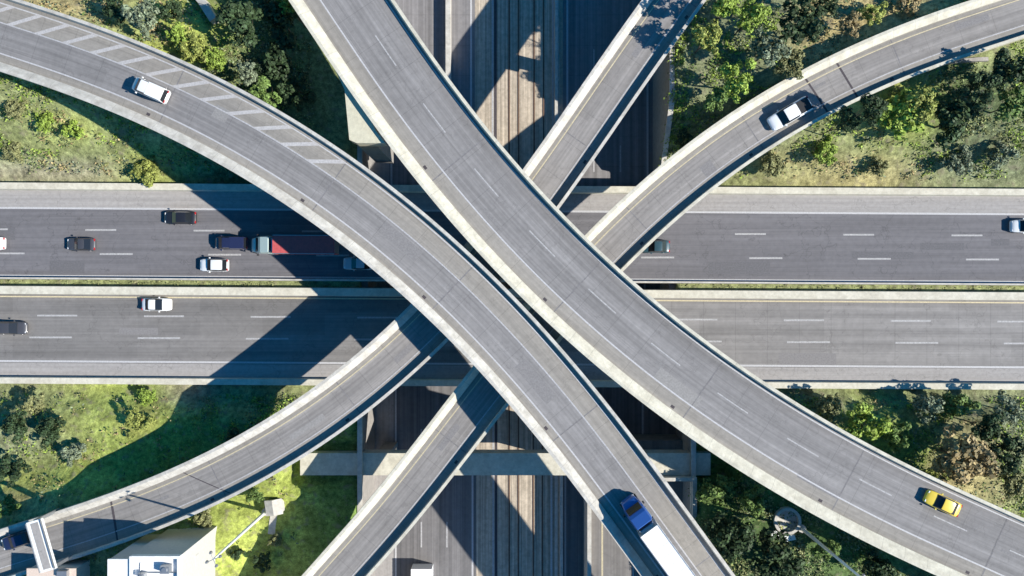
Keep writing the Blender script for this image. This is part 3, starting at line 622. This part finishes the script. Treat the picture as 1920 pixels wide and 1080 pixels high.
# ---------------- building, gantry and small structures ----------------
zr = 14.2
e = empty('flat_roof_building', (*W(270, 1090, zr)[:2], 5), label='tall building with a bright white flat roof beside the ramp in the lower left', cat='building')
def wx(px): return W(px, 0, zr)[0]
def wy(py): return W(0, py, zr)[1]
x0, xm, x1, y1, y0 = wx(203), wx(244), wx(338), wy(1042), wy(1340)
m = MB(); m.box(x0, xm, y0, wy(1050), 2, zr - .3); m.box(xm + .003, x1, y0, y1, 2, zr - .5); sub(m, 'walls', M['stucco'], e)
m = MB(); m.box(x0 - .1, xm - .05, y0, wy(1050) + .1, zr - .298, zr); sub(m, 'roof', M['roof_white'], e)
m = MB(); m.box(xm + .1, x1 - .1, y0 + .1, y1 - .1, zr - .498, zr - .3); sub(m, 'roof', M['roof_white'], e)
m = MB(); m.box(xm + .01, xm + .3, y0, y1, zr - .49, zr + .25); m.box(x1 - .3, x1 + .05, y0, y1 - .31, zr - .49, zr + .25); m.box(xm + .31, x1 + .05, y1 - .3, y1 + .03, zr - .49, zr + .25)
sub(m, 'roof_parapet', M['roof_white'], e)
for px, py, s_ in ((312, 1066, 1.0), (268, 1078, .7)):
    m = MB(); X_, Y_ = wx(px), wy(py); m.box(X_ - s_ * .6, X_ + s_ * .6, Y_ - s_ * .5, Y_ + s_ * .5, zr - .299, zr + .6, tx=.05, ty=.05)
    m.tube((X_, Y_, zr + .6), (X_, Y_, zr + .72), s_ * .35, n=14); sub(m, 'rooftop_unit', M['steel'], e)
for j in range(4):
    m = MB(); q = y1 - 1.6 - j * 3.2; m.box(x1 - .02, x1 + .04, q - 1.3, q, 8.6, 9.6); sub(m, 'window', M['stucco'], e)
m = MB(); m.tube((xm + 1.2, y1 - 1, zr - .2), (xm + 1.2, y0 + 1, zr - .2), .09, n=8); m.tube((xm + 1.2, y1 - 2.2, zr - .2), (x1 - .6, y1 - 2.2, zr - .2), .07, n=8); sub(m, 'roof_pipe', M['steel'], e)
# second low roof
e = empty('peach_roof_building', (*W(100, 1085, 9)[:2], 0), label='low building with a peach coloured roof at the bottom edge left of the white roof', cat='building')
m = MB(); a_, b_ = W(52, 0, 9)[0], W(140, 0, 9)[0]; c_, d_ = W(0, 1068, 9)[1], W(0, 1200, 9)[1]
m.box(a_, b_, d_, c_, -.5, 8.7); sub(m, 'walls', M['stucco'], e)
m = MB(); m.box(a_ - .15, b_ + .15, d_ - .15, c_ + .15, 8.7, 9); sub(m, 'roof', M['roof_peach'], e)
m = MB(); X_, Y_ = W(118, 1076, 9.3)[:2]; m.box(X_ - .7, X_ + .7, Y_ - .5, Y_ + .5, 9.0, 9.6, tx=.06, ty=.06); sub(m, 'rooftop_unit', M['steel'], e)
# overhead gantry over the lower left ramp
s, off = s_near(rP, 82, 1015, 11); p = at_s(rP, s); a = dir_at(rP, s) - R(2); hwp = rP['hw']
e = empty('overhead_gantry', (p.x, p.y, p.z), a, label='white overhead gantry spanning the ramp in the lower left corner', cat='gantry')
m = MB(); m.box(-1.0, 1.0, -hwp + .2, hwp + .2, 4.6, 5.05); m.build('beam', M['sign_white'], e)
m = MB(); m.box(-1.0, -.92, -hwp + .3, hwp + .1, 5.051, 5.3); m.box(.92, 1.0, -hwp + .3, hwp + .1, 5.051, 5.3); m.build('rail', M['steel'], e)
m = MB(); m.box(-.5, .5, -hwp + .5, hwp - .1, 5.052, 5.1); m.build('walkway_grate', M['shoulder'], e)
for s_ in (-1, 1): m = MB(); m.box(-.3, .3, s_ * (hwp - .1) + .2 - .2, s_ * (hwp - .1) + .2 + .2, -.2, 4.6); m.build('post', M['steel'], e)
# lawn structures
def gz(px, py):
    z = 1.0
    for _ in range(8): x, y, _z = W(px, py, z); z = ground(x, y)
    return x, y, z
def path(name, pts, wd, h, mt, label, cat):
    m = MB(); P = [gz(*q) for q in pts]; Q = []
    for (a, b) in zip(P[:-1], P[1:]):
        for t in np.linspace(0, 1, 8, endpoint=False): Q.append((a[0] + (b[0] - a[0]) * t, a[1] + (b[1] - a[1]) * t))
    Q.append(P[-1][:2]); rings = []
    for i, (x, y) in enumerate(Q):
        x2, y2 = Q[min(i + 1, len(Q) - 1)]; x1_, y1_ = Q[max(i - 1, 0)]; l = math.hypot(x2 - x1_, y2 - y1_); nx, ny = -(y2 - y1_) / l * wd / 2, (x2 - x1_) / l * wd / 2
        g = ground(x, y); rings.append([(x - nx, y - ny, g - .4), (x + nx, y + ny, g - .4), (x + nx, y + ny, g + h), (x - nx, y - ny, g + h)])
    m.loft(rings, smooth=False); o = m.build(name, mt); tag(o, label, cat); return o
def mast(px, py, h, label):
    x, y, z = gz(px, py); e = empty('high_mast_lamp', (x, y, z), label=label, cat='street lamp', group='high mast lamps beside the ramps')
    m = MB(); m.tube((0, 0, -.2), (0, 0, h), .26, .12, n=14); m.build('pole', M['sign_white'], e)
    m = MB(); m.tube((0, 0, -.3), (0, 0, .5), .55, n=18); m.build('footing', M['parapet'], e)
    m = MB()
    for k in range(4):
        a = k * math.pi / 2 + .4; m.tube((0, 0, h), (math.cos(a) * .8, math.sin(a) * .8, h + .05), .04, n=6)
    m.build('lamp_arm', M['steel'], e)
    for k in range(4):
        a = k * math.pi / 2 + .4; m = MB(); m.tube((math.cos(a) * .85, math.sin(a) * .85, h - .15), (math.cos(a) * .85, math.sin(a) * .85, h + .2), .2, .12, n=10); m.build('lamp_head', M['steel'], e)
mast(500, 958, 19.5, 'tall pale lamp mast rising from the lawn beside the utility shed')
mast(1502, 990, 20, 'tall pale lamp mast in the shade beside the round basin')
path('boundary_wall', [(358, -22), (385, 8), (408, 44)], 1.0, 1.6, M['parapet'], 'white sloping wall on the hillside at the top left', 'wall')
path('garden_wall', [(1700, 95 + 35), (1765, 118), (1850, 112)], .5, .4, M['wall'], 'grey kerb wall beside the upper right ramp under the trees', 'wall')
x, y, z = gz(1474, 975)
e = empty('round_basin', (x, y, z), label='round concrete basin in the shaded green beside the wide flyover, lower right', cat='basin')
m = MB(); n = 32; rings = []
for rr, hh in ((1.9, -.6), (1.9, .7), (1.5, .7), (1.5, .1), (.02, .05)): rings.append([(rr * math.cos(2 * math.pi * k / n), rr * math.sin(2 * math.pi * k / n), hh) for k in range(n)])
m.loft(rings, smooth=False); m.build('basin_wall', M['parapet'], e)
m = MB(); m.prism([(-2.6, -1.9), (-.2, -2.9), (1.2, -2.6), (1.0, -1.95), (-.6, -1.95), (-1.8, -1.3)], -.3, .55); m.build('apron', M['sign_white'], e)
x, y, z = gz(520, 945)
e = empty('utility_shed', (x, y, z), R(8), label='small white roofed utility shed standing on the bright lawn by the ramp', cat='shed')
m = MB(); m.box(-1.3, 1.3, -1.2, 1.2, -.3, 2.1); m.build('walls', M['stucco'], e)
m = MB(); m.loft([[(-1.55, -1.4, 2.1), (1.55, -1.4, 2.1), (0, -1.4, 2.7)], [(-1.55, 1.4, 2.1), (1.55, 1.4, 2.1), (0, 1.4, 2.7)]], smooth=False); m.build('roof', M['parapet'], e)
m = MB(); m.box(-.4, .4, -1.24, -1.2, 0, 1.9); m.build('door', M['steel'], e)
e.scale = (.78, .78, .78)
path('walkway', [(515, 965), (512, 985), (510, 1002)], 1.2, .04, M['parapet'], 'short pale path leading down from the utility shed', 'path')
# paved yard with a white container below the right-hand lower ramp
# on the shoulder of the sunken freeway
x, y, _ = W(790, 1094, ZR + 2.5)
e = empty('site_container', (x, y, ZR), label='small white container at the bottom edge between the lower ramp and the shaded lanes', cat='container')
m = MB(); m.box(-1.6, 1.6, -2.2, 2.2, .15, 2.5)
for k in range(9): m.box(-1.62, 1.62, -2.1 + k * .5, -2.0 + k * .5, .13, 2.53)
m.build('container_shell', M['box_white'], e); m = MB(); m.box(-1.4, 1.4, -2.25, -2.2, .2, 2.4); m.build('door', M['steel'], e)

# ---------------- vegetation ----------------
def crown_mesh(name, mt, seed, n_cl=34, per=58, leaf=.34, rx=1.0, flat=.75):
    rg = np.random.RandomState(seed); V = []; F = []; cl = []
    for i in range(n_cl):
        d = rg.normal(size=3); d /= np.linalg.norm(d); rr = rg.uniform(.35, 1.0) ** .6
        cl.append((d * rr * np.array([1, 1, flat]) * (1 + .25 * math.sin(3 * math.atan2(d[1], d[0]) + seed)), rg.uniform(.16, .34)))
    for c, cr in cl:
        k = int(per * (cr / .25) ** 1.5)
        for j in range(k):
            d = rg.normal(size=3); d /= np.linalg.norm(d); p = c + d * cr * rg.uniform(.5, 1) ** .5
            nrm = d + rg.normal(size=3) * .5 + np.array([0, 0, .35]); nrm /= np.linalg.norm(nrm)
            u = np.cross(nrm, rg.normal(size=3)); u /= np.linalg.norm(u); v = np.cross(nrm, u); s_ = leaf / 3.4 * rg.uniform(.6, 1.3)
            b = len(V); V += [tuple(p - u * s_), tuple(p - v * s_ * .6), tuple(p + u * s_), tuple(p + v * s_ * .6)]; F.append((b, b + 1, b + 2, b + 3))
    m = bpy.data.meshes.new(name); m.from_pydata(V, [], F); m.materials.append(mt); m.update(); return m
CR = {}
for ci, k in enumerate(LEAF):
    for sd in range(3): CR[k, sd] = crown_mesh('crown', M['l_' + k], 11 + 7 * sd + 31 * ci, n_cl=(34, 26, 44)[sd], per=(58, 66, 50)[sd], flat=(.75, .9, .65)[sd])
TR = []
for sd in range(3):
    rg = random.Random(sd); m = MB(); m.tube((0, 0, -.6), (.05, .03, .45), .075, .05, n=9); 
    for k in range(6):
        a = k * 1.05 + rg.random(); h0 = .25 + .04 * k; q = (.5 * math.cos(a), .5 * math.sin(a), .75 + rg.random() * .35)
        m.tube((.03, .02, h0), q, .035, .012, n=6); m.tube(q, (q[0] * 1.5, q[1] * 1.5, q[2] + .3), .012, .004, n=5)
    o = m.build('trunk', M['bark']); TR.append(o.data); bpy.data.objects.remove(o)
def tree(px, py, rpx, hgt, kind, label, name='tree', group=None, cat='tree'):
    """crown centre px,py with radius rpx in the photo; hgt = tree height in metres"""
    z = 2.0
    for _ in range(8):
        x, y, _z = W(px, py, z + hgt * .7); z = ground(x, y)
    k = (CAM_H - z - hgt * .7) / CAM_H / PXM; rw = rpx * k; sd = random.randrange(3)
    side = ('upper' if py < 540 else 'lower') + (' left' if px < 700 else ' right')
    e = empty(name, (x, y, z), random.uniform(0, 6.28), label=label, cat=cat, group='trees and bushes on the %s slopes' % side)
    t = bpy.data.objects.new('trunk', TR[sd]); link(t, e); th = hgt - rw * .7; t.scale = (rw * .8, rw * .8, max(.8, th * .75))
    c = bpy.data.objects.new('crown', CR[kind, sd]); link(c, e); cz = min(rw * .95, hgt * .48); c.location = (0, 0, hgt - cz * .85); c.scale = (rw * random.uniform(.92, 1.1), rw * random.uniform(.92, 1.1), cz)
    return e
G1 = 'trees on the slope between the flyovers'
T = [
 # top left slope
 (265, 30, 30, 5, 'sage', 'pale green tree at the top edge above the hatched flyover'),
 (215, 18, 24, 4, 'dark', 'dark green tree at the top edge left of the pale green one'),
 (322, 22, 20, 4, 'dark', 'dark green tree on the slope between the pale tree and the white wall'),
 (360, 85, 28, 3, 'yellow', 'bright yellow green tree below the white sloping wall'),
 (330, 65, 20, 3, 'lime', 'small lime tree left of the bright yellow green one'),
 (400, 110, 22, 3, 'lime', 'lime bush beside the shade edge above the long flyover'),
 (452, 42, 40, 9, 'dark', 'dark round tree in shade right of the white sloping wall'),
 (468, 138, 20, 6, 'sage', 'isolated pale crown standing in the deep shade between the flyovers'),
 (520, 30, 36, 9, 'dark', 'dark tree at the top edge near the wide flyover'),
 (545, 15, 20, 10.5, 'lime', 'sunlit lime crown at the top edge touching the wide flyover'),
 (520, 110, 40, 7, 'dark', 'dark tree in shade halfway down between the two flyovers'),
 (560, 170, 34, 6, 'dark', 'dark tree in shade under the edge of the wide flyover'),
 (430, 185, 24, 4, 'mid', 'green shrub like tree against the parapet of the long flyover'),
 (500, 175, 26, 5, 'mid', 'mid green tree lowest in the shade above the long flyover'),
 # left bank
 (80, 228, 20, 2, 'lime', 'lime tree below the parapet at the left edge of the long flyover'),
 (135, 244, 18, 2, 'lime', 'second lime tree to the right along the left scrub bank'),
 (25, 205, 18, 2, 'olive', 'olive tree at the left picture edge under the flyover parapet'),
 (20, 285, 18, 2, 'olive', 'olive tree at the left edge just above the crossing freeway'),
 (270, 320, 24, 2.6, 'yellow', 'yellow green bush where the shade meets the crossing freeway'),
 # lower left
 (25, 800, 26, 3, 'dark', 'dark tree at the left edge below the crossing freeway'),
 (90, 808, 26, 3, 'dark', 'dark tree right of the edge tree on the lower left bank'),
 (135, 850, 20, 2, 'sage', 'sage coloured tree in the middle of the lower left bank'),
 (20, 885, 28, 3.2, 'dark', 'dark round tree at the left edge above the lower ramp'),
 (8, 950, 20, 3, 'mid', 'green tree at the left edge touching the lower left ramp'),
 (255, 790, 24, 1.6, 'yellow', 'broad yellow green bush on the bright patch of the lower left bank'),
 (275, 745, 18, 1.6, 'lime', 'lime bush just under the south barrier of the crossing freeway'),
 (60, 760, 20, 2.6, 'olive', 'olive bush under the south barrier at the far left'),
 (440, 850 - 20, 22, 3, 'dark', 'dark bush in the shade strip above the lower left ramp'),
 # lawn
 (515, 1013, 13, 1.8, 'olive', 'small round bush on the lawn right below the utility shed'),
 (490, 1056, 17, 2.2, 'dark', 'largest dark bush on the lawn near the bottom edge'),
 (443, 1040, 13, 1.8, 'dark', 'small dark bush on the lawn next to the white building'),
 (380, 975, 16, 2, 'olive', 'olive bush between the lower ramp and the white roof'),
 (478, 928, 14, 2, 'mid', 'green bush between the lower ramp and the utility shed'),
 # top right
 (1325, 72, 28, 8.5, 'yellow', 'bright yellow green round tree beside the top right ramp'),
 (1405, 35, 30, 9, 'lime', 'light green tree at the top edge right of the round bright tree'),
 (1360, 15, 30, 10, 'lime', 'light green crown at the top edge directly above the bright round tree'),
 (1378, 150, 34, 7, 'lime', 'light green tree halfway between the two upper right ramps'),
 (1440, 95, 34, 7, 'sage', 'grey green tree in the middle of the upper right slope'),
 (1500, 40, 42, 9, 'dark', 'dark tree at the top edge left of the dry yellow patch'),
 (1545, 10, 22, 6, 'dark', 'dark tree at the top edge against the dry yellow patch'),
 (1480, 120, 26, 5, 'olive', 'olive tree above the upper right ramp near the pickup'),
 (1340, 185, 24, 5, 'mid', 'mid green tree left of the upper right ramp in half shade'),
 (1285, 262, 18, 3, 'dark', 'dark tree nearest the parapet between the two upper right ramps'),
 (1595, 45, 20, 4, 'tan', 'dry tan bush on the yellow patch above the upper right ramp'),
 (1640, 25, 20, 3, 'yellow', 'yellow green tree on the dry patch at the top edge'),
 (1710, 2, 22, 3, 'tan', 'dry yellow tree at the top edge right of the patch'),
 # right
 (1690, 215, 40, 6, 'lime', 'vivid lime tree below the upper right ramp'),
 (1725, 195, 26, 6.5, 'yellow', 'brightest yellow lime crown touching the vivid lime tree'),
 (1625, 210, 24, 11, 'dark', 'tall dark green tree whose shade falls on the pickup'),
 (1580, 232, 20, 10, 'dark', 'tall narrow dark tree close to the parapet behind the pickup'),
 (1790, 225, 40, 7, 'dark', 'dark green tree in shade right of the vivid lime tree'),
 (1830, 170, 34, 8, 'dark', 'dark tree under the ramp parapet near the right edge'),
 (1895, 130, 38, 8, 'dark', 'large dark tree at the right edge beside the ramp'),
 (1900, 195, 30, 7, 'mid', 'green tree at the right edge below the large dark one'),
 (1550, 285, 22, 3, 'lime', 'lime bush near the crossing freeway on the upper right verge'),
 (1450, 310, 22, 2.6, 'olive', 'olive bush on the verge tip between ramp and crossing freeway'),
 (1800, 300, 24, 3, 'sage', 'sage bush on the right hand verge'),
 (1880, 290, 24, 3.4, 'sage', 'sage bush near the right edge of the verge'),
 (1650, 310, 18, 2.4, 'olive', 'olive bush in the dry centre of the right hand verge'),
 # lower right
 (1625, 795, 36, 5, 'lime', 'lime tree beside the wide flyover in the lower right'),
 (1690, 820, 28, 4, 'mid', 'green tree between the lime tree and the tan tree'),
 (1808, 862, 50, 8, 'tan', 'large round tan brown tree near the yellow car'),
 (1760, 890, 24, 4, 'yellow', 'yellow green bush between the tan tree and the wide flyover'),
 (1740, 765, 26, 5, 'sage', 'grey green tree just below the crossing freeway at the lower right'),
 (1800, 765, 28, 5, 'mid', 'green tree just below the crossing freeway near the right edge'),
 (1850, 800, 26, 7, 'dark', 'dark tree directly above the tan brown tree'),
 (1890, 850, 32, 7, 'dark', 'dark tree at the right edge beside the tan brown tree'),
 (1885, 770, 26, 5, 'sage', 'sage tree at the right edge below the crossing freeway'),
 (1905, 905, 24, 5, 'olive', 'olive tree at the right edge above the wide flyover'),
 (1560, 765, 24, 4, 'olive', 'olive tree where the wide flyover leaves the crossing freeway'),
 (1340, 915, 34, 5, 'mid', 'green tree right of the white corner wall'),
 (1420, 940, 28, 4, 'mid', 'shaded green tree left of the round basin'),
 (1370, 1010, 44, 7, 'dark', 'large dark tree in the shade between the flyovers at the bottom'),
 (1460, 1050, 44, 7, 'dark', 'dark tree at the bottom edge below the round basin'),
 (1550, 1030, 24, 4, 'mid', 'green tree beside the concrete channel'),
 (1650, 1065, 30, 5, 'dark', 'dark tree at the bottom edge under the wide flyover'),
 # beyond the left bank under the ramps
 (640, 850, 0, 0, '', ''),
]
for t in T:
    if t[3]: tree(*t)
# uncountable scrub and grass tufts on every green slope
def scrub():
    rg = np.random.RandomState(5); V = []; F = []; MI = []; keys = ['grassblade', 'l_olive', 'l_sage', 'l_lime', 'l_mid', 'l_tan']
    dens = [(0, 560, 0, 340), (0, 560, 725, 1080), (1260, 1920, 0, 345), (1290, 1920, 745, 1080)]
    cnt = 0
    for _ in range(26000):
        k = rg.randint(4); a, b, c, d = dens[k]; px = rg.uniform(a - 60, b + 20); py = rg.uniform(c - 40, d + 20)
        if k == 2 and False: continue
        z = 2.0
        cx, cy, _z = W(px, py, z); z = ground(cx, cy); cx, cy, _z = W(px, py, z); z = ground(cx, cy)
        yy = cy - ROT * cx
        if z < -1 or (YS - .9 < yy < YN + .9): continue
        bad = False
        for r in (rA, rB, rP, rQ):
            dd = np.hypot(r['X'] - cx, r['Y'] - cy); q = dd.argmin()
            if dd[q] < r['hw'] + .3 and r['Z'][q] - z < 2.5: bad = True
        if bad: continue
        if vnoise(cx * 3.1, cy * 3.7) + rg.uniform(-.5, .5) < -.1: continue
        gc = gcol(cx, cy, z); lime = gc[1] > .2 and gc[0] < .26; dry = gc[0] > .24
        lawn = 390 < px < 700 and py > 895
        if lawn and rg.rand() < .85: continue
        if px < 380 and py > 725 and rg.rand() < .6: continue
        if dry and rg.rand() < .5: continue
        mi = 3 if lime and rg.rand() < .6 else (5 if dry and rg.rand() < .4 else rg.choice([0, 0, 1, 2, 4]))
        big = rg.rand() < .13 and not lawn and not (px < 380 and py > 725)
        s0 = rg.uniform(.12, .42) * (.5 if lawn else 1) * (1.5 if big else 1)
        for j in range(rg.randint(5, 10) * (4 if big else 1)):
            p = np.array([cx, cy, z]) + rg.normal(size=3) * np.array([s0, s0, s0 * .5]) + np.array([0, 0, s0 * .6])
            n = rg.normal(size=3) * .6 + np.array([0, 0, .8]); n /= np.linalg.norm(n); u = np.cross(n, rg.normal(size=3)); u /= np.linalg.norm(u); v = np.cross(n, u); s_ = rg.uniform(.09, .22)
            b0 = len(V); V += [tuple(p - u * s_), tuple(p - v * s_ * .6), tuple(p + u * s_), tuple(p + v * s_ * .6)]; F.append((b0, b0 + 1, b0 + 2, b0 + 3)); MI.append(mi)
        cnt += 1
    # weeds in the median gap
    for _ in range(260):
        x = rg.uniform(-75, 75); y = yw(rg.uniform(524.5, 534), x)
        if XL - .5 < x < xr_(0) + .5: continue
        for j in range(5):
            p = np.array([x, y, -.25]) + rg.normal(size=3) * np.array([.2, .12, .1]); n = np.array([rg.normal() * .5, rg.normal() * .5, 1]); n /= np.linalg.norm(n); u = np.cross(n, rg.normal(size=3)); u /= np.linalg.norm(u); v = np.cross(n, u); s_ = rg.uniform(.08, .16)
            b0 = len(V); V += [tuple(p - u * s_), tuple(p - v * s_ * .6), tuple(p + u * s_), tuple(p + v * s_ * .6)]; F.append((b0, b0 + 1, b0 + 2, b0 + 3)); MI.append(rg.choice([0, 1]))
    m = bpy.data.meshes.new('scrub'); m.from_pydata(V, [], F)
    for k in keys: m.materials.append(M[k])
    m.polygons.foreach_set('material_index', MI); m.update(); o = bpy.data.objects.new('scrub', m); link(o)
    tag(o, 'low grey green scrub and grass tufts covering the slopes around the ramps', 'scrub', kind='stuff'); print('tufts', cnt, len(F))
scrub()
